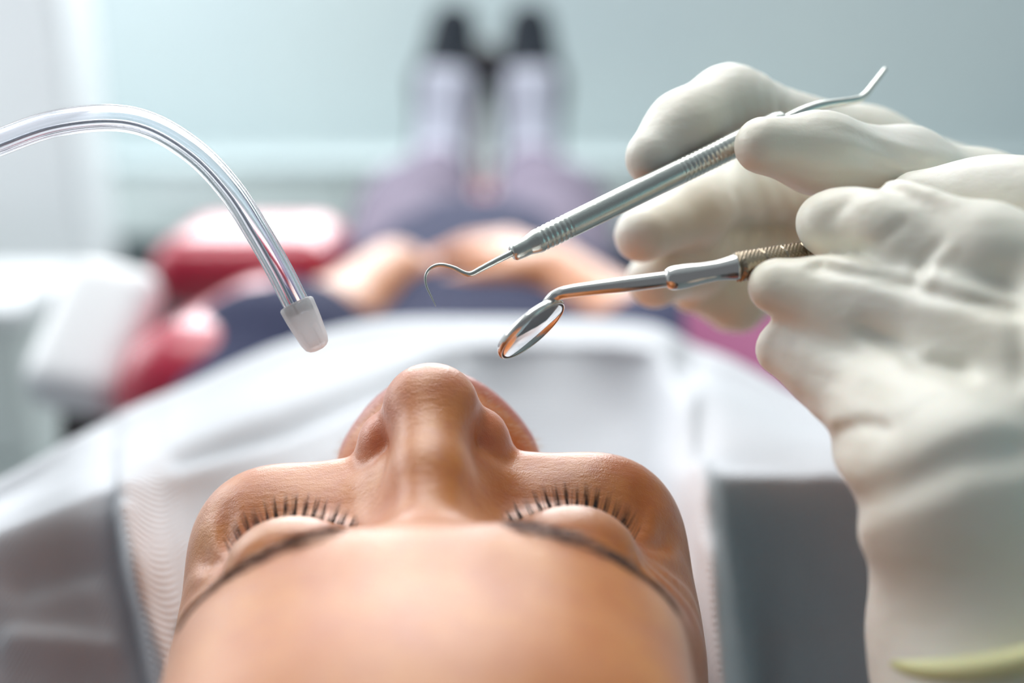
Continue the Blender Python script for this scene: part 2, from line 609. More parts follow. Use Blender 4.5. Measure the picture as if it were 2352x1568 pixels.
mesh('backrest_wing', *rbox(P(1790, 850, 0.66) + (-0.005, 0.03, -0.02), (0.05, 0.15, 0.05), 0.04, 12, R(math.radians(8), 4, 'Z')), M['shaded_vinyl'], t, label='wing of the backrest, red vinyl with its shade painted in as mauve')
ar = P(575, 596, 0.95)
a_ = mesh('armrest', *rbox(ar + (0, 0.02, -0.005), (0.075, 0.075, 0.03), 0.03, 12), M['vinyl'], t)
mesh('armrest_support', *rbox(ar + (-0.03, 0.08, -0.10), (0.025, 0.03, 0.10), 0.02, 6), M['grey_plastic'], t)
mesh('frame', *box((-0.14, 0.50, 0.60), (0.08, 1.85, 0.64)), M['grey_plastic'], t, smooth=False)
mesh('headrest_bar', *rbox((-0.025, 0.34, 0.74), (0.03, 0.14, 0.012), 0.008, 6), M['grey_plastic'], t)
mesh('column', *sweep(np.array([(-0.035, 1.05, 0.04), (-0.035, 1.05, 0.35), (-0.035, 1.05, 0.60)]), [0.16, 0.13, 0.12], 32), M['white_plastic'], t)
mesh('base', *rbox((-0.035, 1.0, 0.03), (0.26, 0.42, 0.03), 0.025, 10), M['grey_plastic'], t)

mesh('foot_stop', *rbox(P(1110, 150, 1.80), (0.028, 0.02, 0.034), 0.016, 8), M['dark_plastic'], t)
mesh('foot_stop_stem', *sweep(np.array([P(1110, 190, 1.80), P(1110, 190, 1.80) + (0, -0.02, -0.28)]), 0.010, 12), M['white_plastic'], t)

# white instrument console beside the chair
q = P(208, 785, 0.72)
t = empty('instrument_console', (q[0] - 0.02, q[1] + 0.03, 0.0), 'white rounded instrument console standing left of the red chair', 'dental unit')
mesh('housing', *rbox(q + (0, 0.01, 0), (0.031, 0.020, 0.052), 0.016, 10, R(math.radians(12), 4, 'Y') @ R(math.radians(-50), 4, 'X')), M['white_plastic'], t)
mesh('bracket', *sweep(spline([q + (-0.01, 0.01, -0.04), q + (-0.02, 0.02, -0.09), q + (-0.02, 0.03, -0.16)], 10), 0.016, 14), M['dark_plastic'], t)
mesh('post', *sweep(np.array([q + (-0.02, 0.03, -0.15), (q[0] - 0.02, q[1] + 0.03, 0.03)]), 0.028, 20), M['white_plastic'], t)
mesh('foot', *sweep(np.array([(q[0] - 0.02, q[1] + 0.03, 0.0), (q[0] - 0.02, q[1] + 0.03, 0.03)]), [0.14, 0.12], 32), M['grey_plastic'], t)

# ================================================================ the patient
pat = empty('person', (-0.03, 0.95, 0.76), 'person lying back with closed eyes, navy top and white paper bib, seen over the forehead', 'person')

# head frame: x across, b towards the feet, c out of the face (millimetres)
ALPHA = math.radians(15.0)
ROLL = math.radians(-1.6)
eb = math.cos(ALPHA) * FW + math.sin(ALPHA) * UP
ec = -math.sin(ALPHA) * FW + math.cos(ALPHA) * UP
ex = RT.copy()
ex, ec = math.cos(ROLL) * ex - math.sin(ROLL) * ec, math.cos(ROLL) * ec + math.sin(ROLL) * ex
_y = math.radians(1.8)
eb, ex = math.cos(_y) * eb - math.sin(_y) * ex, math.cos(_y) * ex + math.sin(_y) * eb
ORI = P(986, 835, 0.275) - 0.001 * (52 * eb + 18.6 * ec)


def h2w(q):
    q = np.asarray(q, float)
    return ORI + 0.001 * (q[..., 0:1] * ex + q[..., 1:2] * eb + q[..., 2:3] * ec)


def dense(tab):
    a = np.array(tab, float)
    s = spline(a, 300)
    return s[:, 0], s[:, 1:]


_tb, _tv = dense([  # b, c0, half width, front depth, exponent
    (-110, -70, 30, 20, 2), (-90, -40, 44, 28, 2), (-70, -17, 45, 32, 2), (-45, -5, 51, 33, 2.1), (-20, -1, 52.5, 33, 2.15), (-3, 0.5, 54, 34, 2.15),
    (8, -4, 55, 34, 2.1), (20, -11.5, 62, 42, 2.5), (32, -12, 65, 52, 2.8), (46, -7, 66, 58, 3.0), (56, -5.5, 65, 58, 3.1), (64, -16, 63, 54, 3.0),
    (74, -22, 60, 50, 2.8), (88, -22, 55, 44, 2.4), (104, -20, 47, 40, 2.2), (120, -27, 36, 36, 2.1), (132, -42, 22, 26, 2), (140, -60, 8, 10, 2)])


def headF(p):
    x, b, c = p
    x = x.astype(np.float32); ax = np.abs(x)
    c0, wd, s, n = [np.interp(b, _tb, _tv[:, i]) for i in range(4)]
    cc = c0 - s
    sd = np.where(c > cc, s, 70.0)
    u = ax / wd; vv = np.abs(c - cc) / sd
    g = (u ** n + vv ** n + 1e-9) ** (1 / n)
    gu = (u / g) ** (n - 1) / wd; gv = (vv / g) ** (n - 1) / sd
    d = (g - 1) / np.sqrt(gu ** 2 + gv ** 2 + 1e-7)
    d = np.where(np.abs(b) > 1e9, d, d)
    d = np.clip(d, -30, 60)
    d = smax(d, -112 - b, 10)
    d = smin(d, ell(p, (0, -22, -106), (73, 96, 86)), 12)          # skull
    q = (ax, b, c)
    d = smin(d, ell(q, (20, 1, -14), (18, 7, 10)), 6)              # brow ridge
    d = smin(d, ell(q, (42, 53, -28), (19, 15, 20)), 8)           # cheekbone
    d = smin(d, ell(q, (32, 76, -42), (24, 24, 20)), 8)           # cheek
    d = smin(d, ell(p, (0, 76, -31), (30.5, 21, 38)), 3.5)           # muzzle
    # eye: socket groove, ball, lids
    d = smax(d, -ell(q, (30, 14, -6), (15, 5.5, 4.5)), 7)
    d = smin(d, ell(q, (31.5, 25, -21.2), (15.5, 12.5, 12.6)), 3.5)
    lidb = 29.5 - 0.014 * (ax - 31.5) ** 2                          # closed lash line
    onlid = np.clip(1 - np.abs(ax - 31) / 17, 0, 1)
    slit = np.exp(-((b - lidb) / 0.8) ** 2) * np.minimum(onlid * 3, 1)
    fold = np.exp(-((b - (18.5 - 0.010 * (ax - 31.5) ** 2)) / 0.9) ** 2) * np.minimum(onlid * 3, 1)
    front = np.clip((c + 45) / 12, 0, 1)
    d = d + (0.8 * slit + 0.5 * fold) * front
    bag = np.exp(-((b - (38 - 0.012 * (ax - 30) ** 2)) / 1.6) ** 2) * np.minimum(onlid * 2, 1)
    d = d + 0.35 * bag * front
    # crow's feet
    dx, db = ax - 46.0, b - 29.0
    rr = np.sqrt(dx * dx + db * db + (c + 26) ** 2 * 0.35); th = np.arctan2(db + 0.3 * (c + 26), dx + 3)
    m_ = np.exp(-((rr - 11) / 7.0) ** 2) * np.clip((dx + 3) / 5, 0, 1)
    d = d + 0.62 * m_ * np.sin(th * 13 + 0.09 * rr * np.sin(rr * 0.3))
    # nose
    ns = cone(p, (0, 6, -13), (0, 30, -1.5), 7.2, 8.2)
    ns = smin(ns, cone(p, (0, 30, -1.5), (0, 49, 7.6), 8.2, 9.3), 4)
    ns = smin(ns, cone(q, (3, 12, -16), (8.0, 43, -8), 5, 7.0), 7)   # side walls
    d = smin(d, ns, 9)
    d = smin(d, ell(p, (0, 50.5, 8.0), (11.2, 9.6, 10.6)), 5)        # tip
    d = smin(d, ell(q, (4.2, 51.5, 7.2), (6.2, 6.8, 8.4)), 2.5)
    al = cone(q, (8.4, 53.2, 4.4), (13.8, 56.5, -9), 4.8, 6.2)
    al = smin(al, ell(q, (13.0, 55.0, -4.0), (6.2, 8.6, 9.0)), 3)
    al = smin(al, ell(q, (15.0, 57.0, -10.5), (4.8, 6.0, 6.0)), 4)
    d = smin(d, al, 2.0)                                             # wings
    d = smax(d, -ell(q, (7.2, 62.5, 0.5), (3.6, 5.2, 6.5)), 2)       # nostrils
    d = smin(d, cone(p, (0, 61, 4), (0, 68, 6), 3.2, 3.0), 3)
    # lips and open mouth
    cx = 6.0 - 0.016 * ax ** 2 - 0.0004 * ax ** 3
    d = smax(d, -ell(p, (0, 84, 0), (21, 6.5, 16)), 3)
    ul = np.sqrt((b - 76.5) ** 2 + (c - cx) ** 2) - 4.0 * np.clip(1.15 - ax / 27, 0.05, 1)
    ul = np.maximum(ul, ax - 25)
    ll = np.sqrt((b - 93) ** 2 + (c - cx + 11) ** 2) - 4.8 * np.clip(1.15 - ax / 27, 0.05, 1)
    ll = np.maximum(ll, ax - 24)
    d = smin(d, ul, 3.0); d = smin(d, ll, 4)
    d = smin(d, ell(p, (0, 116, -30), (22, 16, 20)), 14)             # chin
    # ears
    e = ell(q, (76, 28, -98), (5.5, 31, 18))
    e = smax(e, -ell(q, (82, 26, -95), (7, 19, 10)), 3)
    d = smin(d, e, 4)
    d = smin(d, cone(p, (0, 62, -105), (0, 185, -128), 56, 58), 22)  # neck
    return d


V, Q = nets(headF, (-86, -122, -196), (86, 200, 26), 1.15)
V = relax(V, Q, 2, 0.5)
front = V[:, 2] > -60
ax_ = np.abs(V[:, 0])
gs = lambda v, c, s: np.exp(-(((v - np.array(c)) / np.array(s)) ** 2).sum(1))
A = np.stack([ax_, V[:, 1], V[:, 2]], 1)
red = 0.75 * gs(A, (14, 56, -2), (6, 10, 10)) + 0.45 * gs(A, (5, 50, 12), (12, 10, 10)) + 0.3 * gs(A, (42, 58, -14), (18, 12, 14)) \
    + 0.35 * gs(A, (46, 32, -24), (7, 8, 8))
lip = np.clip(1.6 - np.hypot(V[:, 1] - 77.5, V[:, 2] - (6 - 0.016 * ax_ ** 2 - 0.0004 * ax_ ** 3)) / 4.0, 0, 1) * (ax_ < 26)
lip2 = np.clip(1.6 - np.hypot(V[:, 1] - 92, V[:, 2] - (0 - 0.016 * ax_ ** 2)) / 4.5, 0, 1) * (ax_ < 25)
pale = 0.5 * gs(A, (31, 24, -10), (12, 5, 8))
headW = h2w(V)
headA = dict(red=np.clip(red, 0, 1), lip=np.clip(lip + lip2, 0, 1) * (V[:, 1] > 72), pale=pale)
headQ = Q


def on_face(x, b, lo=-95.0, hi=30.0):
    """height of the face above (x, b)"""
    x = np.asarray(x, float); b = np.asarray(b, float)
    lo = np.full(x.shape, lo); hi = np.full(x.shape, hi)
    # walk down from above, then bisect
    c = hi.copy(); done = np.zeros(x.shape, bool)
    for k in range(250):
        f = headF((x, b, c))
        done |= f < 0
        c = np.where(done, c, c - 0.5)
    a_, b_ = c, c + 0.5
    for _ in range(12):
        mth = (a_ + b_) / 2
        i = headF((x, b, mth)) < 0
        a_ = np.where(i, mth, a_); b_ = np.where(i, b_, mth)
    return (a_ + b_) / 2


def face_n(x, b, c):
    e = 0.4
    g = np.stack([headF((x + e, b, c)) - headF((x - e, b, c)), headF((x, b + e, c)) - headF((x, b - e, c)),
                  headF((x, b, c + e)) - headF((x, b, c - e))], -1)
    return g / np.linalg.norm(g, axis=-1, keepdims=True)


def h2d(v):
    return v[..., 0:1] * ex + v[..., 1:2] * eb + v[..., 2:3] * ec


# --- arms, hands (skin), coarse, in world metres
def W(px, py, d):
    return P(px, py, d)


def hand_chain(p, base, tip, side, r=0.0075):
    """a relaxed hand: palm, four fingers and a thumb from wrist base towards tip"""
    base = np.asarray(base); tip = np.asarray(tip)
    dr = tip - base; L = np.linalg.norm(dr); dr = dr / L
    up = np.array([0, 0, 1.0]); lat = np.cross(dr, up); lat /= np.linalg.norm(lat)
    up = np.cross(lat, dr)
    f = None
    for k, (o, le, rr) in enumerate(((-0.028, 0.86, 0.0078), (-0.009, 1.0, 0.0084), (0.010, 0.96, 0.0082), (0.028, 0.8, 0.0070))):
        mcp = base + dr * 0.5 * L + lat * o + up * 0.004
        pip = base + dr * (0.5 + 0.27 * le) * L + lat * o * 1.02 + up * 0.002
        end = base + dr * (0.5 + 0.5 * le) * L + lat * o * 0.98 - up * 0.012
        g = chain(p, [base + lat * o * 0.6, mcp, pip, end], [0.014, 0.0115, rr, rr * 0.85], 0.004)
        f = g if f is None else smin(f, g, 0.005)
    th0 = base + dr * 0.12 * L + lat * side * 0.026
    th = chain(p, [th0, th0 + dr * 0.3 * L + lat * side * 0.028 - up * 0.004, th0 + dr * 0.52 * L + lat * side * 0.032 - up * 0.012],
               [0.014, 0.0105, 0.0085], 0.004)
    return smin(f, th, 0.008)


EL_L, EL_R = P(742, 716, 0.80), P(1475, 730, 0.82)
WR_L, WR_R = P(905, 628, 0.90), P(1270, 632, 0.90)
EL_L[2] -= 0.02; EL_R[2] -= 0.02
HT_L, HT_R = P(1090, 588, 0.97), P(1010, 580, 0.93)


def armsF(p):
    a = chain(p, [EL_L + (-0.03, -0.10, -0.03), EL_L, WR_L], [0.043, 0.037, 0.026], 0.02)
    b_ = chain(p, [EL_R + (0.03, -0.10, -0.03), EL_R, WR_R], [0.043, 0.037, 0.026], 0.02)
    a = smin(a, hand_chain(p, WR_L + (0, 0, -0.005), HT_L + (0, 0, -0.012), 1), 0.015)
    b_ = smin(b_, hand_chain(p, WR_R + (0, 0, 0.004), HT_R + (0, 0, 0.008), -1), 0.015)
    d = smin(a, b_, 0.004)
    # trunk under the clothes
    d = smin(d, ell(p, (-0.024, 0.61, 0.850), (0.145, 0.22, 0.066)), 0.03)
    d = smin(d, ell(p, (-0.03, 0.88, 0.845), (0.135, 0.20, 0.078)), 0.03)
    return d


V2, Q2 = nets(armsF, (-0.24, 0.34, 0.72), (0.22, 1.12, 0.98), 0.0032)
V2 = relax(V2, Q2, 2)
z2 = np.zeros(len(V2))
body = mesh('body', np.vstack([headW, V2]), np.vstack([headQ, Q2 + len(headW)]), M['skin'], pat,
            attrs={k: np.concatenate([v, z2]) for k, v in headA.items()})

# --- eyelashes
for sgn in (-1, 1):
    n = 190
    u = np.sort(rng.uniform(0, 1, n))
    axx = 18.0 + 27.5 * u
    # gather into little clumps as in the photo
    axx += 0.8 * np.sin(axx * 3.1)
    x = sgn * axx
    bb = 29.5 - 0.014 * (axx - 31.5) ** 2 + 0.3 + rng.uniform(-0.2, 0.2, n)
    cc_ = on_face(x, bb)
    root = np.stack([x, bb, cc_ - 0.2], 1)
    fan = (axx - 31) / 14
    dr = np.stack([sgn * (0.55 * fan + 0.10 * np.sin(axx * 3.1 + 1)), np.full(n, 0.85), 0.42 - 0.1 * np.abs(fan)], 1) + rng.normal(0, 0.07, (n, 3))
    ln = (4.2 + 1.8 * np.exp(-fan ** 2)) * rng.uniform(0.65, 1.05, n) * np.clip(0.5 + (axx - 17) / 10, 0.5, 1)
    cu = np.stack([0.4 * sgn * fan, np.full(n, -0.4), np.full(n, 1.8)], 1)
    Vv, Ff = strands(h2w(root), h2d(dr), ln * 0.001, 0.0001, h2d(cu) * 0.001, 6, 3)
    mesh('eyelashes', Vv, Ff, M['lash'], pat, label='dark lashes on the closed %s eye' % ('left-hand' if sgn < 0 else 'right-hand'))

# --- eyebrows
for sgn in (-1, 1):
    n = 420
    u = rng.uniform(0, 1, n)
    axx = 15 + 35 * u
    cen = 1.6 - 4.0 * np.sin(np.clip((axx - 15) / 30, 0, 1) * 2.0) + 0.010 * (np.maximum(axx - 38, 0)) ** 2
    wdt = 4.6 * (1 - 0.65 * u) * np.clip(u * 8 + 0.5, 0, 1)
    bb = cen + rng.uniform(-1, 1, n) * wdt
    x = sgn * axx
    cc_ = on_face(x, bb)
    nn = face_n(x, bb, cc_)
    root = np.stack([x, bb, cc_ - 0.15], 1)
    tang = np.stack([sgn * np.full(n, 1.0), -0.45 + 0.9 * u, -0.12 - 0.9 * u], 1)
    tang -= nn * (tang * nn).sum(1, keepdims=True)
    dr = tang + 0.28 * nn + rng.normal(0, 0.12, (n, 3))
    Vv, Ff = strands(h2w(root), h2d(dr), rng.uniform(4.0, 7.0, n) * 0.001, 0.000085, h2d(-nn * 0.8) * 0.001, 4, 3)
    mesh('eyebrow', Vv, Ff, M['brow'], pat)

# --- fine pale fuzz round the mouth and on the cheeks
n = 1500
x = rng.uniform(9, 34, n) * rng.choice([-1, 1], n)
bb = rng.uniform(62, 84, n)
cc_ = on_face(x, bb)
nn = face_n(x, bb, cc_)
ok = (nn[:, 2] > -0.5) & ~((np.abs(x) < 25) & (bb > 73.5)) & (cc_ > -45)
x, bb, cc_, nn = x[ok], bb[ok], cc_[ok], nn[ok]
root = np.stack([x, bb, cc_], 1)
dr = nn * 0.8 + np.stack([np.sign(x) * 0.6, np.full(len(x), 0.1), np.full(len(x), -0.1)], 1) + rng.normal(0, 0.2, (len(x), 3))
Vv, Ff = strands(h2w(root), h2d(dr), rng.uniform(1.2, 2.6, len(x)) * 0.001, 0.00004, None, 3, 3)
fz = mesh('facial_fuzz', Vv, Ff, M['fuzz'], pat, label='fine pale fuzz on the upper lip')
fz['kind'] = 'stuff'

# --- hair
def hairF(p):
    x, b, c = p
    ax = np.abs(x)
    d = ell(p, (0, -26, -102), (82, 104, 96))
    d = d + 1.2 * np.sin(x * 0.35 + 0.04 * c) * np.sin(b * 0.08)
    # hairline: keep what lies above the forehead and behind the temples
    line = np.maximum(-(b + 64 + 0.004 * ax ** 2), -1e9)
    back = -(c + 74 + 0.35 * (b - 5))
    keep = -smax(line, back, 12)
    return smax(d, keep, 5)


V, Q = nets(hairF, (-92, -138, -205), (92, 86, 0), 2.0)
V = relax(V, Q, 2)
hair = mesh('hair', h2w(V), Q, M['hair'], pat)
for sgn in (-1, 1):
    wr, wd_, wl, wc = [], [], [], []
    for k in range(16):
        wr.append((sgn * rng.uniform(66, 70), rng.uniform(-8, 22), rng.uniform(-82, -66)))
        wd_.append((sgn * rng.uniform(0.3, 1.0), rng.uniform(-0.6, 0.5), rng.uniform(0.2, 1.0)))
        wl.append(rng.uniform(9, 20)); wc.append((sgn * rng.uniform(-4, 3), rng.uniform(-4, 4), rng.uniform(-5, 5)))
    Vv, Ff = strands(h2w(np.array(wr)), h2d(np.array(wd_)), np.array(wl) * 0.001, 0.00005, h2d(np.array(wc)) * 0.001, 8, 3)
    mesh('stray_hairs', Vv, Ff, M['hair'], hair)

# --- clothes
def topF(p):
    d = ell(p, (-0.024, 0.62, 0.856), (0.158, 0.25, 0.077))
    d = smin(d, ell(p, (-0.036, 0.88, 0.848), (0.176, 0.26, 0.098)), 0.04)
    d = smin(d, ell(p, (-0.035, 1.12, 0.850), (0.166, 0.24, 0.098)), 0.05)
    for s, e in ((-1, EL_L), (1, EL_R)):
        sh = np.array([-0.02 + (-0.135, 0.160)[s > 0], (0.42, 0.50)[s > 0], 0.862])
        d = smin(d, chain(p, [sh, e + (s * 0.02, -0.085, 0.0), e + (s * 0.016, -0.03, -0.002)], [0.056, 0.054, 0.052], 0.02), 0.02)
    x, y, z = p
    d = d + 0.0022 * np.sin(y * 46 + 10 * x) * np.sin(x * 21 + y * 9)
    return smax(d, y - 1.26, 0.02)


V, Q = nets(topF, (-0.30, 0.33, 0.72), (0.26, 1.29, 0.99), 0.005)
mesh('top', relax(V, Q, 3), Q, M['navy'], pat, label='navy top')

HX = -0.035
KN = [(-0.112, 1.33, 0.885), (0.044, 1.33, 0.885)]
AN = [P(1005, 350, 1.66) + (0, 0, -0.035), P(1222, 350, 1.66) + (0, 0, -0.035)]


def legsF(p):
    d = None
    for s in (0, 1):
        hip = np.array([HX + (-0.068, 0.068)[s], 1.06, 0.855])
        g = chain(p, [hip, KN[s], AN[s] + (0, -0.03, 0)], [0.082, 0.070, 0.050], 0.03)
        d = g if d is None else smin(d, g, 0.02)
    x, y, z = p
    d = d + 0.002 * np.sin(y * 60 + 14 * x) * np.sin(x * 30)
    return d


V, Q = nets(legsF, (-0.22, 0.95, 0.74), (0.16, 1.72, 0.97), 0.005)
mesh('trousers', relax(V, Q, 3), Q, M['mauve'], pat, label='mauve grey trousers')

for s in (0, 1):
    an = AN[s]
    heel = an + (0, 0.035, -0.02)
    toe = P((1042, 1216)[s], 62, 1.74)
    ball = heel + (toe - heel) * 0.62 + (0, -0.012, 0)

    def shoeF(p, g=0.0):
        f = chain(p, [an + (0, -0.01, 0.0), heel + (0, 0, 0.012)], [0.044, 0.046], 0.02)
        f = smin(f, chain(p, [heel, ball, toe], [0.042, 0.051, 0.036], 0.02), 0.02)
        return f + g
    V, Q = nets(shoeF, np.minimum(np.minimum(an, toe), heel) - 0.07, np.maximum(np.maximum(an, toe), heel) + 0.06, 0.004)
    sh = mesh('shoe', relax(V, Q, 2), Q, M['shoe_black'], pat, label='dark sneaker with a white front')
    # white front panel: the camera-side shell of the upper
    dirv = (toe - heel) / np.linalg.norm(toe - heel)

    def panelF(p):
        f = shoeF(p, -0.0022)
        tt = sum((p[i] - heel[i]) * dirv[i] for i in range(3)) / np.linalg.norm(toe - heel)
        f = smax(f, p[1] - (heel[1] + (ball[1] - heel[1]) * tt - 0.006), 0.006)
        f = smax(f, (tt - 0.66) * 0.2, 0.005)
        f = smax(f, np.abs(p[0] - (heel[0] + (toe[0] - heel[0]) * tt)) - 0.038, 0.006)
        return f
    V, Q = nets(panelF, np.minimum(np.minimum(an, toe), heel) - 0.07, np.maximum(np.maximum(an, toe), heel) + 0.06, 0.004)
    pn = mesh('front_panel', relax(V, Q, 2), Q, M['shoe_white'], sh, label='white front panel')
    # sole on the far side
    nrm = np.array([0, dirv[2], -dirv[1]]); nrm /= np.linalg.norm(nrm)
    if nrm[1] < 0:
        nrm = -nrm
    rows = []
    for tq, wq in ((-0.12, 0.026), (0.1, 0.034), (0.35, 0.031), (0.65, 0.044), (0.9, 0.038), (1.08, 0.022)):
        cpt = heel + (toe - heel) * tq + nrm * 0.036
        rows.append([cpt + (-wq, 0, 0), cpt + (wq, 0, 0), cpt + (wq, 0, 0) + nrm * 0.02, cpt + (-wq, 0, 0) + nrm * 0.02])
    Vs = np.array(rows).reshape(-1, 3); Fs = []
    for i in range(5):
        for j in range(4):
            k = (j + 1) % 4
            Fs.append((i * 4 + j, i * 4 + k, i * 4 + 4 + k, i * 4 + 4 + j))
    Fs += [(3, 2, 1, 0), (20, 21, 22, 23)]
    mesh('sole', Vs, Fs, M['sole'], sh)

# ================================================================ paper bib
BX = [-420, 0, 180, 262, 290, 420, 640, 860, 1090, 1300, 1480, 1570, 1615, 1680, 1820, 2000, 2400]
# rows: (py, d) per column, from behind the far rim down to the near, hanging edge
ROWS = [
    [(1420, .50), (1240, .52), (1130, .58), (1080, .60), (1070, .61), (1010, .64), (930, .70), (880, .74), (860, .76), (860, .76), (880, .73), (900, .71), (905, .70), (930, .68), (985, .63), (1060, .57), (1280, .50)],
    [(1290, .43), (1110, .44), (1010, .48), (965, .50), (950, .51), (895, .535), (795, .585), (745, .62), (738, .64), (737, .64), (750, .61), (782, .59), (800, .58), (830, .56), (905, .52), (985, .48), (1190, .43)],
    [(1320, .415), (1150, .42), (1050, .445), (1010, .46), (1000, .465), (945, .49), (855, .535), (800, .57), (788, .59), (785, .59), (795, .565), (832, .545), (850, .54), (885, .52), (950, .485), (1020, .45), (1220, .415)],
    [(1350, .40), (1180, .40), (1095, .415), (1060, .425), (1048, .43), (1005, .448), (935, .48), (875, .52), (825, .585), (815, .585), (830, .566), (885, .505), (905, .50), (935, .485), (995, .455), (1055, .425), (1250, .40)],
    [(1370, .385), (1200, .385), (1135, .392), (1112, .395), (1085, .400), (1070, .425), (1010, .455), (960, .485), (930, .574), (925, .574), (940, .556), (1000, .47), (1040, .455), (1060, .44), (1078, .425), (1110, .405), (1300, .385)],
    [(1400, .378), (1235, .378), (1180, .382), (1160, .388), (1120, .386), (1150, .415), (1100, .435), (1060, .46), (1050, .553), (1050, .553), (1060, .528), (1110, .440), (1095, .425), (1110, .425), (1125, .420), (1160, .410), (1330, .39)],
    [(1500, .376), (1360, .376), (1310, .380), (1300, .388), (1290, .372), (1270, .398), (1240, .415), (1220, .44), (1220, .515), (1220, .515), (1220, .495), (1230, .430), (1220, .400), (1260, .440), (1270, .438), (1290, .425), (1460, .40)],
    [(1600, .375), (1480, .375), (1440, .380), (1430, .388), (1440, .370), (1400, .385), (1380, .40), (1360, .42), (1360, .45), (1360, .45), (1360, .43), (1350, .415), (1330, .388), (1400, .452), (1420, .450), (1440, .438), (1600, .41)],
    [(1760, .370), (1640, .372), (1620, .378), (1610, .384), (1640, .366), (1600, .375), (1560, .39), (1540, .41), (1540, .43), (1540, .43), (1540, .41), (1540, .405), (1560, .380), (1620, .460), (1640, .458), (1660, .448), (1760, .42)],
    [(1900, .365), (1800, .368), (1790, .372), (1780, .378), (1800, .362), (1760, .37), (1720, .385), (1700, .40), (1700, .42), (1700, .42), (1700, .40), (1700, .40), (1720, .375), (1780, .465), (1800, .462), (1820, .45), (1900, .425)],
]
shiftx = [0, 0, 0, 0, 0, 0, 15, 45, 85, 130]          # the fold lines run outwards towards the near edge
G = []
for r, row in enumerate(ROWS):
    line = []
    for cidx, (py, d) in enumerate(row):
        px = BX[cidx]
        if cidx in (2, 3, 4, 5):
            px += shiftx[r] * 1.0
        if cidx in (11, 12, 13):
            px += shiftx[r] * (0.6)
        line.append(P(px, py, d))
    G.append(line)
G = np.array(G)
NU, NV = 260, 200
tmp = np.array([spline(G[:, j], NV) for j in range(G.shape[1])])        # columns -> dense rows
grid = np.array([spline(tmp[:, i], NU) for i in range(NV)])             # NV x NU x 3
uu, vv2 = np.meshgrid(np.arange(NU), np.arange(NV))
wob = 0.0007 * np.sin(uu * 0.13 + vv2 * 0.06) * np.sin(vv2 * 0.17 + 1)
grid[..., 2] += wob
q_ = grid - CAM
dq = q_ @ FW
uq = 1176 + (q_ @ RT) / dq * FPX
vq = 784 - (q_ @ UP) / dq * FPX


def fold(line, amp, wpx):
    best = np.full(uq.shape, 1e12)
    for (x0, y0), (x1, y1) in zip(line[:-1], line[1:]):
        t_ = np.clip(((uq - x0) * (x1 - x0) + (vq - y0) * (y1 - y0)) / ((x1 - x0) ** 2 + (y1 - y0) ** 2), 0, 1)
        best = np.minimum(best, (uq - x0 - t_ * (x1 - x0)) ** 2 + (vq - y0 - t_ * (y1 - y0)) ** 2)
    return (amp * np.exp(-best / wpx ** 2))[..., None]


up_ = np.array([0, -0.35, 0.94])
grid = grid + up_ * (fold([(400, 1050), (640, 985), (860, 895), (1030, 838)], -0.006, 24)
                     + fold([(290, 1185), (336, 1400), (412, 1620)], 0.006, 20)
                     + fold([(1600, 1080), (1640, 1190), (1655, 1300), (1705, 1600)], 0.006, 20)
                     + fold([(1570, 830), (1550, 920), (1575, 1040)], -0.006, 38)
                     + fold([(60, 1330), (200, 1290)], -0.004, 50) + fold([(40, 1480), (240, 1500)], 0.004, 40)
                     + fold([(1740, 1240), (1900, 1290)], -0.004, 40) + fold([(1720, 1430), (1930, 1400)], -0.004, 40))
Vb = grid.reshape(-1, 3)
Fb = [(i * NU + j, i * NU + j + 1, (i + 1) * NU + j + 1, (i + 1) * NU + j) for i in range(NV - 1) for j in range(NU - 1)]
# uv v runs in rib units down the sheet
arc = np.zeros((NV, NU))
arc[1:] = np.cumsum(np.linalg.norm(np.diff(grid, axis=0), axis=2), axis=0)
arcx = np.zeros((NV, NU)); arcx[:, 1:] = np.cumsum(np.linalg.norm(np.diff(grid, axis=1), axis=2), axis=1)
uvb = np.stack([arcx.ravel() * 6, arc.ravel() * 125], 1)
bib = mesh('paper_bib', Vb, Fb, M['bib'], uv=uvb)
so = bib.modifiers.new('thickness', 'SOLIDIFY'); so.thickness = 0.0006; so.offset = -1
tag(bib, 'white ribbed paper bib draped over the chest and shoulders of the patient', 'bib')

# ================================================================ instruments
# --- saliva ejector
pts = [(-1500, 900, .33), (-900, 640, .335), (-420, 470, .34), (-120, 374, .275), (0, 326, .275), (120, 285, .275), (250, 270, .275), (350, 290, .275), (450, 352, .275), (530, 437, .275),
       (590, 530, .275), (640, 617, .275), (672, 680, .275), (694, 722, .275)]
pts[0] = (-900, 900, .285); pts[1] = (-520, 600, .28); pts[2] = (-280, 450, .276)
path = spline([P(*q) for q in pts], 150)
t = empty('saliva_ejector', path[-1], 'bent clear plastic saliva ejector hanging in from the left with a frosted tip', 'saliva ejector')
ro, ri = 0.0032, 0.0021
Vo, Fo = sweep(path, ro, 32, False)
Vi, Fi = sweep(path, ri, 32, False)
Vt, Ft = join([(Vo, Fo), (Vi, [tuple(reversed(f)) for f in Fi])])
nO = len(Vo)
for j in range(32):
    k = (j + 1) % 32
    Ft.append((k, j, nO + j, nO + k))
    e_ = (len(path) - 1) * 32
    Ft.append((e_ + j, e_ + k, nO + e_ + k, nO + e_ + j))
tb = mesh('tube', Vt, Ft, M['tube'], t, label='clear tube')
T_, N_, B_ = frames(path)
wp = path + N_ * 0.0 + B_ * 0.0023 * 0 + np.array([0, -1, 0]) * 0.0
mesh('wire', *sweep(path + (N_ * 0.45 + B_ * 0.6) * ri * 0.55, 0.00042, 10), M['wire'], tb)
a, b_ = P(680, 697, .275), P(733, 803, .275)
ax0 = (b_ - a)
n = 40
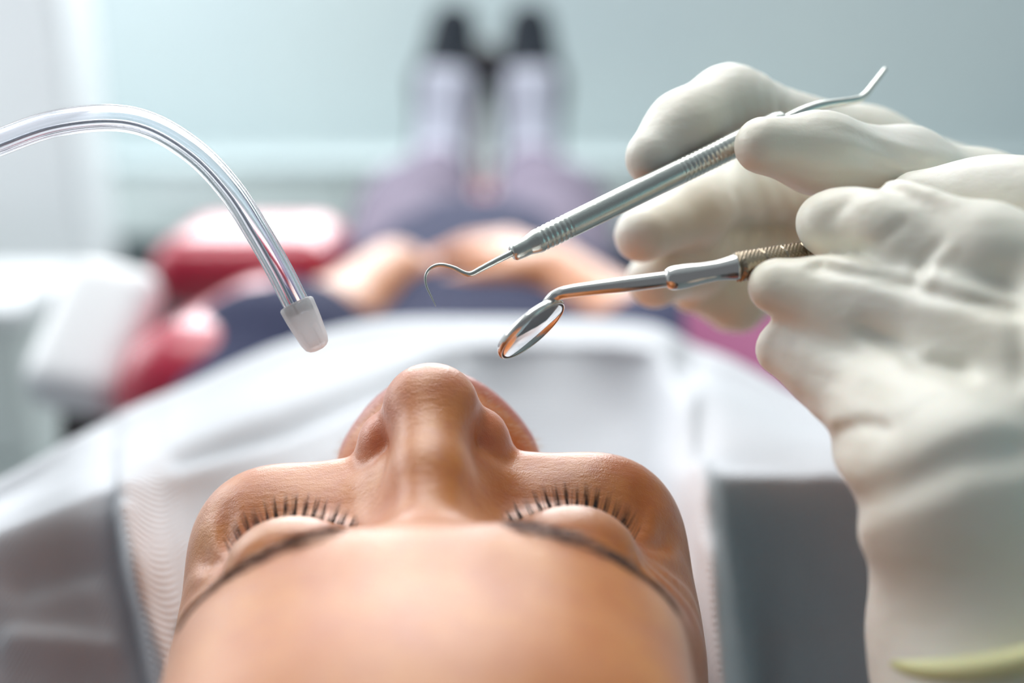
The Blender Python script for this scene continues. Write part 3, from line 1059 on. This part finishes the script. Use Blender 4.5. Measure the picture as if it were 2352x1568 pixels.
prof = np.array([(0.0, 4.05), (0.03, 4.35), (0.3, 4.15), (0.6, 3.75), (0.8, 3.45), (0.92, 2.95), (0.98, 2.1), (1.0, 1.2)])
tt = np.linspace(0, 1, n)
rr = np.interp(tt, prof[:, 0], prof[:, 1]) * 0.001


def lobes(i, ph):
    s = np.clip((tt[i] - 0.52) / 0.12, 0, 1)
    return 1 - 0.20 * s * np.clip(np.cos(ph * 5) - 0.45, 0, 1) * 1.8


cp = a + ax0 * tt[:, None]
V1, F1 = sweep(cp, rr, 60, False, lobes)
V2_, F2_ = sweep(cp[:36], np.maximum(rr[:36] - 0.0009, 0.001), 60, False)
V3_, F3_ = join([(V1, F1), (V2_, [tuple(reversed(f)) for f in F2_])])
for j in range(60):
    k = (j + 1) % 60
    F3_.append((k, j, len(V1) + j, len(V1) + k))
e0 = 39 * 60
V3_ = np.vstack([V3_, cp[-1], cp[35]])
for j in range(60):
    k = (j + 1) % 60
    F3_.append((e0 + j, e0 + k, len(V3_) - 2))
    F3_.append((len(V1) + 35 * 60 + k, len(V1) + 35 * 60 + j, len(V3_) - 1))
mesh('tip', V3_, F3_, M['tip'], t, label='frosted slotted end cap')

# --- dental mirror
dM = 0.274
cM = P(1224, 760, dM)
u_ = np.array([math.cos(math.radians(40.5)), math.sin(math.radians(40.5))])      # long axis in the view
th = math.radians(16)
major = u_[0] * RT + u_[1] * UP
npj = u_[1] * RT - u_[0] * UP
nrm = math.cos(th) * npj - math.sin(th) * FW
t = empty('dental_mirror', cM, 'polished steel dental mirror with knurled handle held in the front gloved hand', 'dental mirror')


def lathe(c, axis, prof, seg=64):
    """prof: (radius, height along axis)"""
    axis = axis / np.linalg.norm(axis)
    e1 = np.cross(axis, (0, 0, 1.0)); e1 /= np.linalg.norm(e1); e2 = np.cross(axis, e1)
    ph = np.arange(seg) * 2 * math.pi / seg
    V = []
    for r, h in prof:
        V.append(c + axis * h + r * (np.cos(ph)[:, None] * e1 + np.sin(ph)[:, None] * e2))
    V = np.concatenate(V); F = []
    m_ = len(prof)
    for i in range(m_ - 1):
        for j in range(seg):
            k = (j + 1) % seg
            F.append((i * seg + j, i * seg + k, (i + 1) * seg + k, (i + 1) * seg + j))
    F.append(tuple(reversed(range(seg)))); F.append(tuple((m_ - 1) * seg + j for j in range(seg)))
    return V, F


RM = 0.0101
cf = cM - nrm * 0.0
hd = mesh('mirror_head', *lathe(cf, nrm, [(RM * 0.35, -0.0023), (RM * 0.80, -0.0022), (RM * 0.95, -0.0017), (RM * 1.0, -0.0009), (RM * 1.0, -0.0003), (RM * 0.98, 0.0001),
                                          (RM * 0.955, 0.0002), (RM * 0.945, 0.0), (RM * 0.94, -0.0002)]), M['steel'], t, label='polished steel bezel')
mesh('mirror_glass', *lathe(cf, nrm, [(RM * 0.90, -0.0003), (RM * 0.90, 0.00005), (RM * 0.89, 0.0001)]), M['mirror'], hd, label='round mirror glass')
mesh('gasket', *lathe(cf, nrm, [(RM * 0.95, -0.0003), (RM * 0.95, 0.00003)]), M['bezel_gap'], hd)
attach = cM - nrm * 0.0022 + major * 0.0045
st = spline([attach, P(1262, 690, .271), P(1283, 676, .270), P(1310, 669, .269), P(1380, 660, .268), P(1440, 653, .2675), P(1540, 640, .267)], 60)
tt_ = np.linspace(0, 1, 60)
rs = np.interp(tt_, [0, .1, .2, .4, .72, .8, 1.0], [.0009, .0012, .00135, .00145, .0017, .0018, .00185])
mesh('stem', *sweep(st, rs, 32), M['steel'], t)
hA, hB = P(1528, 642, .267), P(1695, 613, .266)
n = 50
tt_ = np.linspace(0, 1, n)
rh = np.interp(tt_, [0, .02, .06, .14, .3, .5, .7, .85, 1.0], [.0017, .0024, .0027, .0029, .0028, .00245, .00235, .00265, .0031])
rh = np.convolve(np.pad(rh, 2, 'edge'), np.ones(5) / 5, 'valid'); rh[0] = 0.0017; rh[1] = 0.0023
mesh('collar', *sweep(hA + (hB - hA) * tt_[:, None], rh, 48), M['steel'], t, label='smooth flared neck')
hC = P(2150, 535, .298)
n = 420
tt_ = np.linspace(0, 1, n)
L_ = np.linalg.norm(hC - hB)
kp = hB + (hC - hB) * tt_[:, None]
ringpos = [0.00635 * i for i in range(1, 12)]


def knurl(i, ph):
    s = tt_[i] * L_
    for g_ in ringpos:
        if abs(s - g_) < 0.00032:
            return np.full(len(ph), 0.90)
    a1 = np.abs(np.sin(9 * ph + s * 2600)); a2 = np.abs(np.sin(9 * ph - s * 2600))
    return 1 + 0.07 * np.minimum(a1, a2) - 0.02


mesh('handle', *sweep(kp, 0.0034 + 0 * tt_, 108, True, knurl), M['knurl'], t, label='knurled handle with ring grooves')

# --- explorer
t = empty('dental_explorer', P(1400, 470, .285), 'slender steel dental explorer with a hooked tip held in the rear gloved hand', 'dental explorer')
hk = [P(1001, 703, .276), P(990, 680, .276), P(979, 655, .276), P(978, 632, .276), P(990, 615, .276), P(1012, 608, .276), P(1042, 615, .276), P(1066, 627, .276),
      P(1082, 629, .2765), P(1104, 618, .277), P(1140, 599, .278), P(1180, 579, .279)]
hp = spline(hk, 120)
tt_ = np.linspace(0, 1, 120)
mesh('hook', *sweep(hp, np.interp(tt_, [0, .1, .45, .7, 1], [.00008, .00022, .00045, .00062, .00085]), 20), M['satin'], t, label='thin curved pick')
eA, eB = P(1176, 582, .279), P(1800, 278, .297)
n = 300
tt_ = np.linspace(0, 1, n)
r0 = np.interp(tt_, [0, .008, .03, .055, .085, .12, .97, 1], [.0017, .00215, .0023, .00235, .0030, .0031, .0033, .0026])
grv = 1 - 0.045 * ((np.sin(tt_ * 2 * math.pi * 62) > 0.2) & (tt_ > 0.10) & (tt_ < 0.20)) - 0.03 * ((np.sin(tt_ * 2 * math.pi * 62) > 0.2) & (tt_ > 0.60) & (tt_ < 0.78))
mesh('handle', *sweep(eA + (eB - eA) * tt_[:, None], r0 * grv, 40), M['satin'], t, label='satin steel handle')
mesh('rear_pick', *sweep(spline([eB, P(1850, 254, .299), P(1895, 240, .301), P(1960, 230, .304), P(1985, 220, .306), P(2008, 192, .309), P(2034, 158, .312)], 40), np.linspace(.0015, .0006, 40), 16), M['satin'], t)

# ================================================================ gloved hands
den = empty('person', (0.33, 0.22, 0.95), 'dentist in white latex gloves reaching in from the right with both hands', 'person')


def PX(lst):
    return [P(a, b, d) for a, b, d, r in lst], [RAD(r, d) for a, b, d, r in lst]


def wrinkle(p, centre, axis, amp, freq, size):
    s = sum((p[i] - centre[i]) * axis[i] for i in range(3))
    r2 = sum((p[i] - centre[i]) ** 2 for i in range(3))
    return amp * np.sin(s * freq + 1.3 * np.sin(sum(p) * 160)) * np.exp(-r2 / size ** 2)


# rear hand, holding the explorer
A_idx = [(1985, 360, .330, 96), (1675, 250, .314, 84), (1575, 300, .304, 77), (1502, 362, .297, 67)]
A_thb = [(2250, 480, .315, 112), (2075, 400, .302, 100), (1885, 352, .290, 86), (1752, 334, .284, 66)]
A_mid = [(2010, 440, .372, 92), (1700, 420, .368, 80), (1590, 486, .342, 72), (1474, 540, .320, 64)]
A_rng = [(2010, 520, .388, 88), (1700, 545, .386, 74), (1600, 600, .356, 68), (1504, 642, .343, 66)]
A_pnk = [(2020, 610, .398, 80), (1760, 640, .398, 66), (1690, 690, .376, 60), (1590, 662, .366, 56)]
WA = P(2420, 600, .350)


def handA(p):
    pi, ri_ = PX(A_idx); pt, rt_ = PX(A_thb); pm, rm_ = PX(A_mid); pr, rr_ = PX(A_rng); pp, rp_ = PX(A_pnk)
    k = 0.009
    f = chain(p, pi, ri_, k)
    f = smin(f, chain(p, pm, rm_, k), 0.0025)
    f = smin(f, chain(p, pr, rr_, k), 0.0025)
    f = smin(f, chain(p, pp, rp_, k), 0.0025)
    palm = None
    for q, r in ((pi[0], 0.0125), (pm[0], 0.013), (pr[0], 0.0125), (pp[0], 0.012)):
        g = cone(p, WA, q, 0.024, r)
        palm = g if palm is None else smin(palm, g, 0.012)
    palm = smin(palm, cone(p, WA, WA + (0.09, -0.04, -0.01), 0.026, 0.030), 0.01)
    f = smin(f, palm, 0.010)
    th_ = chain(p, pt, rt_, 0.006)
    th_ = smin(th_, cone(p, WA, pt[0], 0.022, rt_[0]), 0.012)
    f = smin(f, th_, 0.004)
    d1 = np.array([1.0, 0.1, 0.15])
    f = f + wrinkle(p, pi[1] + (0.012, -0.008, 0), d1, 0.00035, 1500, 0.014)
    f = f + wrinkle(p, pt[2] + (0.02, -0.01, 0.004), np.array([0.3, 0, 1.0]), 0.0004, 1300, 0.022)
    f = f + wrinkle(p, pm[1], np.array([1.0, 0, 0.5]), 0.0006, 900, 0.03)
    f = f + wrinkle(p, pr[1], np.array([1.0, 0.2, -0.4]), 0.0006, 800, 0.03)
    return f


V, Q = nets(handA, P(1400, 750, .40).clip(max=9) * 0 + np.array([0.020, 0.235, 0.93]), np.array([0.30, 0.45, 1.165]), 0.00125)
gA = mesh('glove', relax(V, Q, 2, 0.4), Q, M['glove'], den, label='white latex glove, the rear hand')

# front hand, holding the mirror
B_thb = [(2190, 1100, .236, 215), (2065, 950, .247, 140), (1925, 848, .259, 92), (1797, 802, .268, 62)]
B_idx = [(2420, 850, .236, 150), (2170, 745, .248, 100), (1960, 694, .258, 82), (1784, 658, .2625, 66)]
B_mid = [(2520, 730, .242, 140), (2250, 595, .252, 106), (2070, 542, .261, 90), (1908, 512, .268, 78)]
B_rng = [(2560, 640, .262, 120), (2400, 485, .270, 92), (2260, 468, .277, 80), (2105, 460, .284, 68)]
B_pnk = [(2580, 700, .285, 110), (2450, 560, .303, 80), (2330, 560, .312, 70), (2230, 600, .318, 58)]
WB1 = P(2290, 1480, .238); WB2 = P(2560, 1420, .245)


cRim = P(2440, 1345, .232)
e1c = math.cos(math.radians(24)) * RT + math.sin(math.radians(24)) * UP


def handB(p):
    ps = [PX(x) for x in (B_thb, B_idx, B_mid, B_rng, B_pnk)]
    f = None
    for pt, rd in ps[1:]:
        g = chain(p, pt, rd, 0.012)
        f = g if f is None else smin(f, g, 0.0022)
    palm = None
    for (pt, rd), wq in zip(ps[1:], (WB1, WB2, WB2, WB2)):
        g = cone(p, wq, pt[0], 0.022, min(rd[0], 0.0145))
        palm = g if palm is None else smin(palm, g, 0.016)
    palm = smin(palm, cone(p, WB1, P(2330, 1750, .226), 0.023, 0.026), 0.014)
    palm = smin(palm, cone(p, WB2, P(2600, 1750, .23), 0.023, 0.026), 0.014)
    palm = smin(palm, cone(p, P(2330, 1000, .247), P(2330, 1400, .243), 0.020, 0.022), 0.014)
    f = smin(f, palm, 0.008)
    pt, rd = ps[0]
    th_ = smin(chain(p, pt, rd, 0.008), cone(p, WB1, pt[0], 0.020, rd[0]), 0.012)
    f = smin(f, th_, 0.006)
    nc = -np.cross(FW, e1c) if np.cross(FW, e1c)[2] > 0 else np.cross(FW, e1c)
    f = smax(f, sum((p[i] - cRim[i]) * nc[i] for i in range(3)) - 0.014, 0.001)
    q = [p[k] - CAM[k] for k in range(3)]
    dd = q[1] * FW[1] + q[2] * FW[2]
    u = 1176 + q[0] / dd * FPX
    v = 784 - (q[1] * UP[1] + q[2] * UP[2]) / dd * FPX

    def groove(f, line, amp, wpx, dmax=0.262):
        best = None
        for (x0, y0), (x1, y1) in zip(line[:-1], line[1:]):
            t_ = np.clip(((u - x0) * (x1 - x0) + (v - y0) * (y1 - y0)) / ((x1 - x0) ** 2 + (y1 - y0) ** 2), 0, 1)
            e = (u - x0 - t_ * (x1 - x0)) ** 2 + (v - y0 - t_ * (y1 - y0)) ** 2
            best = e if best is None else np.minimum(best, e)
        return f + amp * np.exp(-best / wpx ** 2) * np.clip((dmax - dd) / 0.006, 0, 1)
    f = groove(f, [(1880, 612), (2010, 640), (2150, 676), (2330, 716)], 0.0020, 16)
    f = groove(f, [(1985, 750), (2060, 790), (2110, 836), (2210, 856)], 0.0015, 24)
    f = groove(f, [(1868, 526), (1905, 508), (1938, 474), (1962, 445)], 0.0012, 13)
    f = groove(f, [(1972, 575), (2020, 556), (2075, 514)], 0.0009, 12)
    f = groove(f, [(2100, 650), (2118, 600), (2160, 560)], 0.0008, 11)
    f = groove(f, [(2128, 656), (2146, 606), (2188, 566)], -0.0006, 11)
    f = groove(f, [(1935, 985), (1985, 972), (2040, 985)], 0.0012, 12)
    f = groove(f, [(1950, 1165), (2040, 1130), (2200, 1060), (2330, 1040)], 0.0022, 45)
    f = groove(f, [(2300, 640), (2352, 700), (2352, 860)], 0.0015, 30)
    # loose latex folds
    f = f + wrinkle(p, ps[2][0][3] + (0.010, -0.008, 0.004), np.array([0.5, 0, 1.0]), 0.0013, 560, 0.012)
    f = f + wrinkle(p, ps[2][0][2], np.array([0.8, 0, 0.6]), 0.0011, 460, 0.016)
    f = f + wrinkle(p, ps[1][0][2], np.array([0.2, 0, 1.0]), 0.0005, 700, 0.018)
    f = f + wrinkle(p, ps[0][0][1] + (-0.01, 0, -0.01), np.array([0.7, 0, -0.7]), 0.0007, 620, 0.016)
    f = f + wrinkle(p, P(2330, 850, .25), np.array([0.9, 0, -0.3]), 0.0006, 380, 0.03)
    return f


V, Q = nets(handB, (0.04, 0.12, 0.955), (0.215, 0.335, 1.125), 0.0011)
gB = mesh('glove', relax(V, Q, 2, 0.4), Q, M['glove'], den, label='white latex glove, the front hand')

# rolled rim of the front glove, then the sleeves and trunk
cR = cRim
e1_ = math.cos(math.radians(24)) * RT + math.sin(math.radians(24)) * UP
ph = np.linspace(0, 2 * math.pi, 81)
ring = cR + 0.0375 * np.cos(ph)[:, None] * e1_ + 0.0285 * np.sin(ph)[:, None] * FW
mesh('cuff', *sweep(ring, 0.0023, 16, False), M['cuff'], gB, label='yellowish rolled rim of the glove')
ringA = WA + (0.088, -0.038, -0.01)
dA_ = np.array([0.09, -0.04, -0.01]); dA_ /= np.linalg.norm(dA_)
f1 = np.cross(dA_, (0, 0, 1.0)); f1 /= np.linalg.norm(f1); f2 = np.cross(dA_, f1)
mesh('cuff', *sweep(ringA + 0.0315 * (np.cos(ph)[:, None] * f1 + np.sin(ph)[:, None] * f2), 0.002, 12, False), M['cuff'], gA)
wA_ = WA + (0.095, -0.042, -0.01)
wB_ = P(2450, 1620, .236)
SH = [np.array([0.62, 0.16, 1.26]), np.array([0.56, -0.16, 1.26])]
ELB = [np.array([0.56, 0.24, 0.98]), np.array([0.40, -0.07, 0.93])]


def forearmF(p):
    return smin(cone(p, wA_, ELB[0], 0.029, 0.04), cone(p, wB_, ELB[1], 0.023, 0.04), 0.01)


V, Q = nets(forearmF, (0.05, -0.15, 0.85), (0.64, 0.42, 1.12), 0.005)
mesh('forearm', relax(V, Q, 2), Q, M['skin'], den)


def scrubF(p):
    d = None
    for s_, e_, w_ in zip(SH, ELB, (wA_, wB_)):
        g = chain(p, [s_, e_, e_ + (w_ - e_) * 0.25], [0.075, 0.062, 0.056], 0.02)
        d = g if d is None else smin(d, g, 0.02)
    d = smin(d, ell(p, (0.66, 0.0, 1.0), (0.15, 0.21, 0.38)), 0.08)
    return smax(d, 0.68 - p[2], 0.02)


V, Q = nets(scrubF, (0.20, -0.32, 0.64), (0.86, 0.40, 1.42), 0.010)
mesh('scrub_top', relax(V, Q, 2), Q, M['scrub'], den, label='blue green scrub top')

print('verts', sum(len(o.data.vertices) for o in bpy.data.objects if o.type == 'MESH'))
